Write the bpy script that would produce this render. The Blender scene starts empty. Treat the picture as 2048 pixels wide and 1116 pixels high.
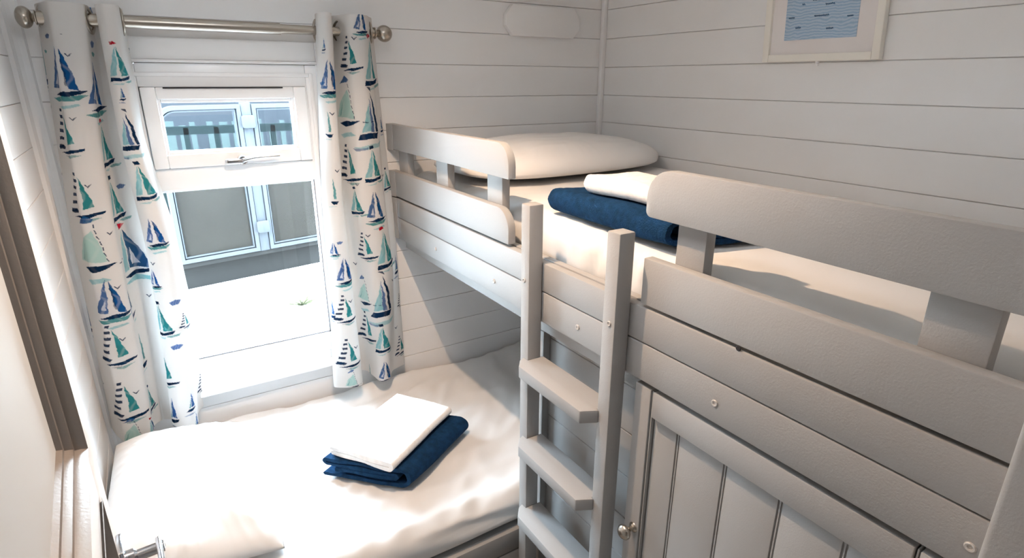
import bpy, bmesh, math, random
import numpy as np
from mathutils import Vector, Matrix, noise

# ---------------------------------------------------------------- camera, light, exposure
sc = bpy.context.scene
EYE = 1.62                      # camera height; all z values below are written relative to it
YAW, PITCH, ROLL, FPX = 0.562427, 0.332526, 0.003194, 1148.69
cam_d = bpy.data.cameras.new('camera'); cam = bpy.data.objects.new('camera', cam_d)
sc.collection.objects.link(cam); sc.camera = cam
cam_d.sensor_width = 36; cam_d.lens = 36 * FPX / 2048; cam_d.clip_start = 0.01
F = Vector((math.sin(YAW) * math.cos(PITCH), math.cos(YAW) * math.cos(PITCH), -math.sin(PITCH)))
Rt = Vector((math.cos(YAW), -math.sin(YAW), 0)); Up = Rt.cross(F)
c_, s_ = math.cos(ROLL), math.sin(ROLL)
Rt, Up = c_ * Rt + s_ * Up, -s_ * Rt + c_ * Up
cam.matrix_world = Matrix.Translation((0, 0, EYE)) @ Matrix((Rt, Up, -F)).transposed().to_4x4()
sc.view_settings.view_transform = 'Standard'; sc.view_settings.look = 'None'
sc.view_settings.gamma = 1; sc.view_settings.use_curve_mapping = False
sc.view_settings.exposure = 0.20
sc.cycles.max_bounces = 14; sc.cycles.diffuse_bounces = 8; sc.cycles.transparent_max_bounces = 16

world = bpy.data.worlds.new('sky'); sc.world = world; world.use_nodes = True
wn = world.node_tree.nodes; wl = world.node_tree.links
SKY_COL, SKY_STR = (0.66, 0.84, 1.0, 1), 72.0
wn['Background'].inputs[0].default_value = SKY_COL; wn['Background'].inputs[1].default_value = SKY_STR

def lamp(name, kind, loc, energy, color, **kw):
    d = bpy.data.lights.new(name, kind); d.energy = energy; d.color = color
    for k, v in kw.items(): setattr(d, k, v)
    o = bpy.data.objects.new(name, d); o.location = loc; sc.collection.objects.link(o); return o
sun = lamp('sun', 'SUN', (0, 6, 6), 30.0, (1, .97, .92), angle=0.02)
sun.rotation_euler = (math.radians(24), math.radians(-22), 0)
portal = lamp('window_portal', 'AREA', (.245, 2.12, EYE - .43), 1, (1, 1, 1), shape='RECTANGLE', size=.5, size_y=.95)
portal.rotation_euler = (math.radians(-90), 0, 0); portal.data.cycles.is_portal = True
room_spot = lamp('ceiling_lamp_light', 'SPOT', (.37, 1.08, EYE + .485), 54, (1, .69, .45), shadow_soft_size=.014, spot_size=math.radians(133), spot_blend=.75)
room_fill = lamp('room_fill_light', 'AREA', (.22, .85, EYE + .45), 3.6, (.96, .97, 1.0), shape='DISK', size=.26)  # added soft fill to lift the walls, not a known lamp
hall_fill = lamp('hall_fill_light', 'AREA', (.25, -.55, EYE + .485), .5, (.95, .97, 1), shape='DISK', size=.30)  # unseen fill added on the hall side, behind the camera

# ---------------------------------------------------------------- helpers
def new_mat(name): 
    m = bpy.data.materials.new(name); m.use_nodes = True
    return m, m.node_tree.nodes, m.node_tree.links, m.node_tree.nodes['Principled BSDF']
def paint(name, col, rough=.5, bump=.0, scale=200, spec=.3, metal=0, var=0.0, bscale=None):
    m, n, l, p = new_mat(name)
    p.inputs['Base Color'].default_value = (*col, 1); p.inputs['Roughness'].default_value = rough
    p.inputs['Metallic'].default_value = metal; p.inputs['Specular IOR Level'].default_value = spec
    tc = n.new('ShaderNodeTexCoord')
    if bump:
        t = n.new('ShaderNodeTexNoise'); t.inputs['Scale'].default_value = scale; t.inputs['Detail'].default_value = 3
        l.new(tc.outputs['Object'], t.inputs['Vector'])
        b = n.new('ShaderNodeBump'); b.inputs['Strength'].default_value = bump; b.inputs['Distance'].default_value = .002
        l.new(t.outputs['Fac'], b.inputs['Height']); l.new(b.outputs['Normal'], p.inputs['Normal'])
    if var:
        t = n.new('ShaderNodeTexNoise'); t.inputs['Scale'].default_value = bscale or 6; t.inputs['Detail'].default_value = 4
        l.new(tc.outputs['Object'], t.inputs['Vector'])
        mx = n.new('ShaderNodeMix'); mx.data_type = 'RGBA'
        mx.inputs[6].default_value = (*[c * (1 - var) for c in col], 1); mx.inputs[7].default_value = (*[min(1, c * (1 + var)) for c in col], 1)
        l.new(t.outputs['Fac'], mx.inputs[0]); l.new(mx.outputs[2], p.inputs['Base Color'])
    return m
WALL = paint('wall_paint', (.78, .775, .775), .45, .10, 260, .25, var=.02)
TRIMM = paint('trim_paint', (.84, .85, .86), .4, .05, 200, .3)
GREY = paint('grey_bed_paint', (.335, .329, .323), .50, .16, 330, .25, var=.03)
PANELG = paint('grey_panel_paint', (.33, .33, .327), .55, .12, 330, .22, var=.03)
UPVC = paint('white_plastic', (.92, .935, .95), .25, 0, 10, .5)
SHEET = paint('white_sheet', (.69, .68, .67), .9, .08, 900, .1, var=.01)
PILLOW = paint('white_pillow_cotton', (.73, .725, .72), .9, .08, 900, .1)
NICKEL = paint('brushed_nickel', (.42, .38, .33), .27, .05, 300, .5, metal=1)
CHROME = paint('chrome', (.62, .63, .66), .16, 0, 10, .5, metal=1)
PEWTER = paint('pewter_moulding', (.30, .265, .24), .34, .15, 200, .5, metal=.55)
DOORW = paint('door_white', (.80, .80, .79), .35, .08, 300, .4)
DARK = paint('dark_gap', (.03, .03, .035), .8)
FLOORM = paint('vinyl_floor', (.42, .40, .37), .5, .1, 60, .3, var=.15, bscale=14)
CEIL = paint('ceiling_paint', (.86, .86, .85), .7, .1, 100)
def terry(name, col, d=.0015):
    m, n, l, p = new_mat(name); p.inputs['Roughness'].default_value = 1; p.inputs['Specular IOR Level'].default_value = .05
    p.inputs['Sheen Weight'].default_value = .2; p.inputs['Sheen Roughness'].default_value = .5
    p.inputs['Sheen Tint'].default_value = (*[min(1, c * 2.2 + .02) for c in col], 1)
    tc = n.new('ShaderNodeTexCoord'); t = n.new('ShaderNodeTexNoise'); t.inputs['Scale'].default_value = 420; t.inputs['Detail'].default_value = 4
    t2 = n.new('ShaderNodeTexNoise'); t2.inputs['Scale'].default_value = 60; t2.inputs['Detail'].default_value = 3
    l.new(tc.outputs['Object'], t.inputs['Vector']); l.new(tc.outputs['Object'], t2.inputs['Vector'])
    a = n.new('ShaderNodeMath'); a.operation = 'ADD'; l.new(t.outputs['Fac'], a.inputs[0]); l.new(t2.outputs['Fac'], a.inputs[1])
    b = n.new('ShaderNodeBump'); b.inputs['Strength'].default_value = .9; b.inputs['Distance'].default_value = d
    l.new(a.outputs[0], b.inputs['Height']); l.new(b.outputs['Normal'], p.inputs['Normal'])
    mx = n.new('ShaderNodeMix'); mx.data_type = 'RGBA'
    lo_, hi_ = (.8, 1.15) if col[0] > .5 else (.35, 1.75)
    mx.inputs[6].default_value = (*[c * lo_ for c in col], 1); mx.inputs[7].default_value = (*[min(1, c * hi_) for c in col], 1)
    l.new(t2.outputs['Fac'], mx.inputs[0]); l.new(mx.outputs[2], p.inputs['Base Color'])
    return m
NAVY = terry('navy_terry', (.009, .034, .082), .004); WTERRY = terry('white_terry', (.84, .81, .79), .0012)
def glass(name, tint=(1, 1, 1), refl=1.0):
    m = bpy.data.materials.new(name); m.use_nodes = True; n = m.node_tree.nodes; l = m.node_tree.links; n.clear()
    o = n.new('ShaderNodeOutputMaterial'); t = n.new('ShaderNodeBsdfTransparent'); t.inputs[0].default_value = (*tint, 1)
    g = n.new('ShaderNodeBsdfGlossy'); g.inputs['Roughness'].default_value = .02; f = n.new('ShaderNodeFresnel'); f.inputs[0].default_value = 1.45
    mu = n.new('ShaderNodeMath'); mu.operation = 'MULTIPLY'; mu.inputs[1].default_value = refl; l.new(f.outputs[0], mu.inputs[0])
    x = n.new('ShaderNodeMixShader'); l.new(mu.outputs[0], x.inputs[0]); l.new(t.outputs[0], x.inputs[1]); l.new(g.outputs[0], x.inputs[2])
    l.new(x.outputs[0], o.inputs[0]); return m
PANE = glass('window_glass', (.97, .98, .98), .5); PANE2 = glass('screen_glass', (.86, .90, .92), .12)

class MB:
    """collects shapes (z relative to the eye) into ONE mesh"""
    def __init__(s): s.bm = bmesh.new()
    def _mark(s): return len(s.bm.verts)
    def box(s, lo, hi, bev=.0, seg=2):
        x0, y0, z0 = lo; x1, y1, z1 = hi
        b = bmesh.new()
        vs = [b.verts.new(p) for p in ((x0,y0,z0),(x1,y0,z0),(x1,y1,z0),(x0,y1,z0),(x0,y0,z1),(x1,y0,z1),(x1,y1,z1),(x0,y1,z1))]
        for f in ((3,2,1,0),(4,5,6,7),(0,1,5,4),(1,2,6,5),(2,3,7,6),(3,0,4,7)): b.faces.new([vs[i] for i in f])
        if bev: bmesh.ops.bevel(b, geom=b.edges[:], offset=bev, segments=seg, profile=.5, affect='EDGES')
        s.merge(b); return s
    def merge(s, b, M=None):
        if M is not None: bmesh.ops.transform(b, matrix=M, verts=b.verts)
        me = bpy.data.meshes.new('tmp'); b.to_mesh(me); b.free(); s.bm.from_mesh(me); bpy.data.meshes.remove(me)
    def prism(s, pts, axis, a0, a1, bev=0, seg=2):
        """polygon pts in the plane normal to axis, extruded a0..a1"""
        ax = 'xyz'.index(axis)
        def P(p, a):
            q = list(p); q.insert(ax, a); return q
        b = bmesh.new(); A = [b.verts.new(P(p, a0)) for p in pts]; B = [b.verts.new(P(p, a1)) for p in pts]
        b.faces.new(A); b.faces.new(B[::-1]); n = len(pts)
        for i in range(n): b.faces.new([A[i], B[i], B[(i+1) % n], A[(i+1) % n]])
        bmesh.ops.recalc_face_normals(b, faces=b.faces)
        if bev:
            e = [e for e in b.edges if len({v.co[ax] for v in e.verts}) == 1] if len(pts) > 10 else b.edges[:]
            bmesh.ops.bevel(b, geom=e, offset=bev, segments=seg, profile=.5, affect='EDGES')
        s.merge(b); return s
    def lathe(s, prof, origin, axis, n=32):
        """prof = [(r, t)] revolved about axis direction from origin"""
        ax = Vector(axis).normalized(); u = ax.orthogonal().normalized(); v = ax.cross(u); o = Vector(origin)
        b = bmesh.new(); rings = []
        for r, t in prof:
            if r < 1e-6: rings.append([b.verts.new(o + ax * t)])
            else: rings.append([b.verts.new(o + ax * t + (u * math.cos(2*math.pi*i/n) + v * math.sin(2*math.pi*i/n)) * r) for i in range(n)])
        for A, B in zip(rings, rings[1:]):
            for i in range(n):
                j = (i + 1) % n
                f = [A[i % len(A)], A[j % len(A)], B[j % len(B)], B[i % len(B)]]
                f = list(dict.fromkeys(f))
                if len(f) > 2: b.faces.new(f)
        bmesh.ops.recalc_face_normals(b, faces=b.faces); s.merge(b); return s
    def tube(s, pts, r, n=12):
        pts = [Vector(p) for p in pts]; b = bmesh.new(); rings = []
        rr = r if isinstance(r, (list, tuple)) else [r] * len(pts)
        ref = Vector((0, 0, 1))
        for i, p in enumerate(pts):
            d = (pts[min(i+1, len(pts)-1)] - pts[max(i-1, 0)]).normalized()
            if abs(d.dot(ref)) > .95: ref = Vector((0, 1, 0))
            u = d.cross(ref).normalized(); v = d.cross(u)
            rings.append([b.verts.new(p + (u*math.cos(2*math.pi*k/n) + v*math.sin(2*math.pi*k/n))*rr[i]) for k in range(n)])
        for A, B in zip(rings, rings[1:]):
            for k in range(n): b.faces.new([A[k], A[(k+1) % n], B[(k+1) % n], B[k]])
        b.faces.new(rings[0][::-1]); b.faces.new(rings[-1]); bmesh.ops.recalc_face_normals(b, faces=b.faces); s.merge(b); return s
    def torus(s, c, axis, R, r, n=32, m=10, squash=1):
        ax = Vector(axis).normalized(); u = ax.orthogonal().normalized(); v = ax.cross(u); c = Vector(c); b = bmesh.new(); g = []
        for i in range(n):
            a = 2*math.pi*i/n; d = u*math.cos(a) + v*math.sin(a)
            g.append([b.verts.new(c + d*(R + r*math.cos(2*math.pi*k/m)) + ax*r*squash*math.sin(2*math.pi*k/m)) for k in range(m)])
        for i in range(n):
            for k in range(m): b.faces.new([g[i][k], g[(i+1)%n][k], g[(i+1)%n][(k+1)%m], g[i][(k+1)%m]])
        bmesh.ops.recalc_face_normals(b, faces=b.faces); s.merge(b); return s
    def build(s, name, mat, parent=None, smooth=None, origin=None):
        bmesh.ops.translate(s.bm, vec=(0, 0, EYE), verts=s.bm.verts)
        if parent is not None:
            q = parent; off = Vector((0, 0, 0))
            while q is not None: off += q.location; q = q.parent
            loc = Vector((0, 0, 0))
        else:
            if origin is None:
                co = [v.co for v in s.bm.verts]
                origin = Vector(((min(v.x for v in co)+max(v.x for v in co))/2, (min(v.y for v in co)+max(v.y for v in co))/2, min(v.z for v in co)))
            off = Vector(origin); loc = off.copy()
        bmesh.ops.translate(s.bm, vec=-off, verts=s.bm.verts)
        me = bpy.data.meshes.new(name); s.bm.to_mesh(me); s.bm.free()
        o = bpy.data.objects.new(name, me); sc.collection.objects.link(o); o.location = loc
        for m_ in (mat if isinstance(mat, (list, tuple)) else [mat]): me.materials.append(m_)
        if parent is not None: o.parent = parent
        if smooth is not None:
            me.polygons.foreach_set('use_smooth', [True] * len(me.polygons))
            if smooth < 180: me.set_sharp_from_angle(angle=math.radians(smooth))
        return o
def thing(name, label, cat, loc, group=None):
    o = bpy.data.objects.new(name, None); sc.collection.objects.link(o); o.empty_display_size = .05
    o.location = (loc[0], loc[1], loc[2] + EYE); return tag(o, label, cat, group)
def tag(o, label, cat, group=None):
    o['label'] = label; o['category'] = cat
    if group: o['group'] = group
    return o
def struct(o, label=None):
    o['kind'] = 'structure'
    if label: o['label'] = label
    return o
def rounded(y0, y1, z0, z1, corners, n=8):
    """outline in (y,z); corners = radii at (y0z0, y1z0, y1z1, y0z1)"""
    out = []
    for (cy, cz, a0), r in zip(((y0, z0, 180), (y1, z0, 270), (y1, z1, 0), (y0, z1, 90)), corners):
        sy = 1 if cy == y0 else -1; sz = 1 if cz == z0 else -1
        if r <= 0: out.append((cy, cz)); continue
        for i in range(n + 1):
            a = math.radians(a0 + 90 * i / n); out.append((cy + sy*r + r*math.cos(a), cz + sz*r + r*math.sin(a)))
    return out

# ---------------------------------------------------------------- room shell
XL, XR, YW, YN = -.245, 1.71, 2.0, .11
FL, CE, PITCHZ, PZ0 = -1.62, .50, .111, .053
WX0, WX1, WZ0, WZ1 = -.03, .522, -.985, .045          # window opening
rows = []
z = PZ0
while z > FL: z -= PITCHZ
while z < CE: rows.append((max(z, FL), min(z + PITCHZ, CE))); z += PITCHZ
G = .0016
def planks(mb, fn, a0, a1, hole=None):
    """horizontal boards between a0..a1; fn(a0,a1,z0,z1) adds one"""
    for z0, z1 in rows:
        if z1 - z0 < .01: continue
        segs = [(a0, a1, z0, z1)]
        if hole:
            h0, h1, hz0, hz1 = hole; segs = []
            if z1 <= hz0 or z0 >= hz1: segs = [(a0, a1, z0, z1)]
            else:
                segs = [(a0, h0, z0, z1), (h1, a1, z0, z1)]
                if z0 < hz0: segs.append((h0, h1, z0, hz0))
                if z1 > hz1: segs.append((h0, h1, hz1, z1))
        for p in segs: fn(mb, *p)
mb = MB()
planks(mb, lambda m, a, b, z0, z1: m.box((a, YW, z0 + G), (b, YW + .012, z1), .0012, 1), XL, XR, (WX0, WX1, WZ0, WZ1))
for a, b, z0, z1 in ((XL-.1, WX0, FL, CE), (WX1, XR+.1, FL, CE), (WX0, WX1, FL, WZ0), (WX0, WX1, WZ1, CE)): mb.box((a, YW + .0075, z0), (b, YW + .13, z1))
struct(mb.build('wall_back', WALL), 'pale painted plank wall with the window')
mb = MB(); planks(mb, lambda m, a, b, z0, z1: m.box((XR, a, z0 + G), (XR + .012, b, z1), .0012, 1), YN, YW + .0)
mb.box((XR + .0075, -1.6, FL), (XR + .1, YW + .13, CE)); struct(mb.build('wall_right', WALL), 'pale painted plank wall beside the upper bunk')
mb = MB(); planks(mb, lambda m, a, b, z0, z1: m.box((XL - .012, a, z0 + G), (XL, b, z1), .0012, 1), YN, YW)
mb.box((XL - .1, -1.6, FL), (XL - .0075, YW + .13, CE)); struct(mb.build('wall_left', WALL), 'pale plank wall behind the open door')
mb = MB(); mb.box((.60, YN-.09, FL), (XR, YN, CE)); mb.box((XL, YN-.09, FL), (-.115, YN, CE)); mb.box((-.115, YN-.09, .42), (.60, YN, CE))
struct(mb.build('wall_front', WALL))
mb = MB(); mb.box((XL-.1, -1.7, FL), (XR+.1, -1.6, CE)); struct(mb.build('wall_hall', WALL))
mb = MB(); mb.box((XL-.1, -1.7, FL - .08), (XR+.1, YW+.13, FL)); struct(mb.build('floor', FLOORM))
mb = MB(); mb.box((XL-.1, -1.7, CE), (XR+.1, YW+.13, CE+.06)); struct(mb.build('ceiling', CEIL))
mb = MB(); mb.box((XR-.021, YW-.021, FL), (XR, YW, CE), .004); struct(mb.build('trim_1', WALL, smooth=40), 'vertical corner bead between the two plank walls')
mb = MB(); mb.prism([(XL, YW-.04), (XL+.010, YW-.042), (XL+.016, YW-.028), (XL+.024, YW-.020), (XL+.036, YW-.012), (XL+.040, YW), (XL, YW)], 'z', FL, CE)
struct(mb.build('trim_2', WALL), 'stepped corner trim beside the left curtain')
# doorway architrave on the near wall (right of frame)
mb = MB(); mb.box((.5835, YN-.095, FL), (.665, YN+.014, .45), .006, 3); struct(mb.build('trim_3', GREY, smooth=40), 'grey door jamb at the right edge')
mb = MB(); mb.box((-.14, YN-.095, FL), (-.10, YN-.02, .45), .006, 3); struct(mb.build('trim_4', DOORW, smooth=40))

# ---------------------------------------------------------------- window
def ring(mb, x0, x1, z0, z1, w, ya, yb, bev=.002, wb=None, wt=None):
    wb = w if wb is None else wb; wt = w if wt is None else wt
    mb.box((x0, ya, z0), (x0+w, yb, z1), bev); mb.box((x1-w, ya, z0), (x1, yb, z1), bev)
    if wb > .005: mb.box((x0+w, ya, z0), (x1-w, yb, z0+wb), bev)
    mb.box((x0+w, ya, z1-wt), (x1-w, yb, z1), bev)
win = struct(thing('window_1', '', 'window', (.245, YW, WZ0))); del win['category']
win['label'] = 'white plastic window with a top-hung casement above a fixed pane'
mb = MB(); ring(mb, -.062, .556, -.95, .112, .046, YW-.018, YW-.001, .003, wb=.0001, wt=.058)
mb.box((-.062, YW-.024, .046), (.556, YW-.001, .054), .003); mb.build('architrave', TRIMM, win, 40)
mb = MB()
ring(mb, WX0, WX1, WZ0, WZ1, .046, YW-.004, YW+.075, .004, wb=.105, wt=.065)
mb.box((.4705, YW-.003, -.30), (.4765, YW+.07, -.01), .001)
mb.box((.015, YW-.004, -.317), (.478, YW+.07, -.252), .004)
ring(mb, .006, .486, -.268, -.006, .026, YW+.0405, YW+.068, .001)
# stepped beads on the outer frame
ring(mb, -.006, .498, -.945, .020, .012, YW-.009, YW+.01, .003)
mb.build('window_frame', UPVC, win, 40)
mb = MB(); ring(mb, .018, .470, -.250, -.0205, .038, YW-.016, YW+.04, .004, wb=.040, wt=.034)
ring(mb, .052, .436, -.214, -.052, .012, YW-.008, YW+.03, .003)
cas = mb.build('casement', UPVC, win, 40)
mb = MB(); mb.box((.075, YW-.020, -.0245), (.40, YW-.012, -.0205)); mb.build('trickle_vent', DARK, cas)
mb = MB(); mb.box((.05, YW+.022, -.225), (.44, YW+.026, -.045)); mb.build('glass_pane', PANE, cas)
mb = MB(); ring(mb, .013, .4785, -.885, -.312, .010, YW+.002, YW+.03, .003); mb.build('glazing_bead', UPVC, win, 40)
mb = MB(); mb.box((.012, YW+.022, -.89), (.48, YW+.026, -.31)); mb.build('glass_pane', PANE, win)
mb = MB(); mb.box((.012, YW+.001, -.8762), (.48, YW+.004, -.8735)); mb.box((.4675, YW+.001, -.875), (.4700, YW+.004, -.318)); mb.box((.0165, YW+.001, -.875), (.019, YW+.004, -.318))
mb.build('seal', paint('grey_seal', (.10, .10, .12), .6), win)
mb = MB(); mb.box((-.07, YW-.045, -.998), (.560, YW+.01, -.978), .006, 3); mb.build('window_sill', UPVC, win, 40)
# window handle (chrome espagnolette with key lock)
mb = MB()
mb.lathe([(0, .0), (.015, 0), (.015, .010), (.012, .014), (0, .015)], (.255, YW-.016, -.236), (0, -1, 0), 24)
mb.box((.205, YW-.034, -.246), (.258, YW-.020, -.230), .005, 3)
mb.tube([(.255, YW-.034, -.236), (.285, YW-.038, -.229), (.32, YW-.040, -.2275), (.362, YW-.040, -.2265)], [.0065, .005, .004, .0055], 12)
hd = mb.build('handle', CHROME, cas, 45)
mb = MB(); mb.lathe([(0, 0), (.006, 0), (.006, .002), (0, .002)], (.255, YW-.031, -.236), (0, -1, 0), 16); mb.build('key_lock', DARK, hd)

# ---------------------------------------------------------------- curtain rail
rail = thing('curtain_rail', 'brushed nickel curtain rail with ball ends across the window top', 'curtain rail', (.25, 1.92, .141))
RZ, RY = .142, 1.92
mb = MB(); mb.tube([(-.165, RY, RZ), (.40, RY, RZ)], .0158, 24); mb.tube([(.39, RY, RZ), (.675, RY, RZ)], .0132, 24); mb.build('rail', NICKEL, rail, 40)
for sx, x0 in ((-1, -.155), (1, .668)):
    mb = MB(); R = .0255
    prof = [(0, -.005), (.0165, -.005), (.0165, .012), (.0135, .013), (.0135, .016), (.017, .018), (.017, .021), (.010, .024), (.009, .028)]
    cen = .028 + R * .93
    prof += [(R * math.sin(a), cen - R * math.cos(a)) for a in [math.radians(t) for t in range(22, 181, 8)]]; prof[-1] = (0, cen + R)
    sq = .62 if sx < 0 else 1
    mb.lathe([(r, t*(.70 if sx < 0 else 1)) for r, t in prof], (x0, RY, RZ), (sx, 0, 0), 32); mb.build('finial', NICKEL, rail, 40)
for x in (-.148, .655):
    mb = MB(); mb.lathe([(0, 0), (.02, 0), (.02, .006), (.007, .009), (.007, .065)], (x, YW-.001, RZ), (0, -1, 0), 20); mb.build('bracket', NICKEL, rail, 40)

# ---------------------------------------------------------------- curtains
LV = [(.176, (-.166, -.067, -.040, .007, .015)), (-.160, (-.190, -.098, -.048, -.002, .006)), (-.417, (-.209, -.109, -.040, .026, .036)),
      (-.735, (-.220, -.117, -.050, .030, .044)), (-1.035, (-.230, -.127, -.070, -.004, .021))]
RV = [(.188, (.506, .543, .562, .655, .684)), (-.119, (.485, .532, .552, .660, .698)), (-.398, (.468, .528, .546, .6645, .715)),
      (-.66, (.463, .532, .567, .679, .718)), (-1.05, (.440, .537, .572, .650, .722))]
def curtain_grid(LVS, nu, nv, left, seed):
    zt, zb = LVS[0][0], LVS[-1][0]; zs = np.linspace(zt, zb, nv)
    key = np.array([l[0] for l in LVS])[::-1]; xs = [np.interp(zs, key, np.array([l[1][k] for l in LVS])[::-1]) for k in range(5)]
    # smooth the piecewise-linear edges a little
    k = np.ones(61) / 61
    xs = [np.convolve(np.pad(x, 30, mode='edge'), k, mode='valid') for x in xs]
    a0, a1, b0, b1, e = xs; t = (zt - zs) / (zt - zb)
    o = np.ones(nv); w = .004 * np.sin(t * 7 + seed); w2 = .004 * np.sin(t * 5 + 2 + seed)
    if left:
        C = [(a0 - .002, 1.972*o), (a0 + .008, 1.930*o), (a0 + .026, 1.888 + w*.5), (a0*.62 + a1*.38, 1.868 + w), (a0*.25 + a1*.75, 1.866 + w), (a1, 1.880 + w*.5), (a1 + .006, 1.920*o),
             (a1*.65 + b0*.35, 1.953*o), (a1*.4 + b0*.6, 1.962 + w2*.5), (b0 + .006, 1.935*o), (b0 - .001, 1.885 + w2*.5), (b0*.7 + b1*.3, 1.856 + w2), (b0*.25 + b1*.75, 1.858 + w2), (b1, 1.885*o), (b1 + .000, 1.925*o), (e, 1.965*o)]
    else:
        C = [(a0 + .012, 1.962*o), (a0 + .002, 1.920*o), (a0, 1.885 + w*.4), (a0*.6 + a1*.4, 1.858 + w), (a0*.2 + a1*.8, 1.862 + w), (a1, 1.888*o), (a1 - .002, 1.930*o),
             (a1*.65 + b0*.35, 1.958*o), (b0 + .003, 1.945*o), (b0 + .016, 1.905 + w2*.4), (b0*.66 + b1*.34, 1.864 + w2), (b0*.3 + b1*.7, 1.858 + w2), (b1, 1.885*o), (b1*.7 + e*.3, 1.905*o), (e, 1.935*o)]
    CX = np.array([c[0] for c in C]); CY = np.array([c[1] for c in C]); n = len(C)
    s = np.linspace(0, n - 1 - 1e-6, nu); i = np.floor(s).astype(int); f = (s - i)[:, None]
    def cr(A):
        p0 = A[np.maximum(i-1, 0)]; p1 = A[i]; p2 = A[i+1]; p3 = A[np.minimum(i+2, n-1)]
        return .5*((2*p1) + (-p0+p2)*f + (2*p0-5*p1+4*p2-p3)*f**2 + (-p0+3*p1-3*p2+p3)*f**3)
    X, Y = cr(CX).T, cr(CY).T
    U = np.linspace(0, 1, nu)[None, :]; T = t[:, None]
    Y = Y + .0022*np.sin(9*T + 14*U + seed) * (T**.5) + .0015*np.sin(23*T - 9*U)
    Zg = np.repeat(zs[:, None], nu, 1) + .006*np.sin(U*19 + seed) * T
    if left: X = np.maximum(X, XL + .004 + 0*X)
    return X, Y, Zg
NAV, BLU, TEA, LTE, RED, PAL = (.006, .036, .10), (.014, .12, .34), (.005, .29, .31), (.25, .56, .60), (.50, .01, .03), (.42, .66, .62)
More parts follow.
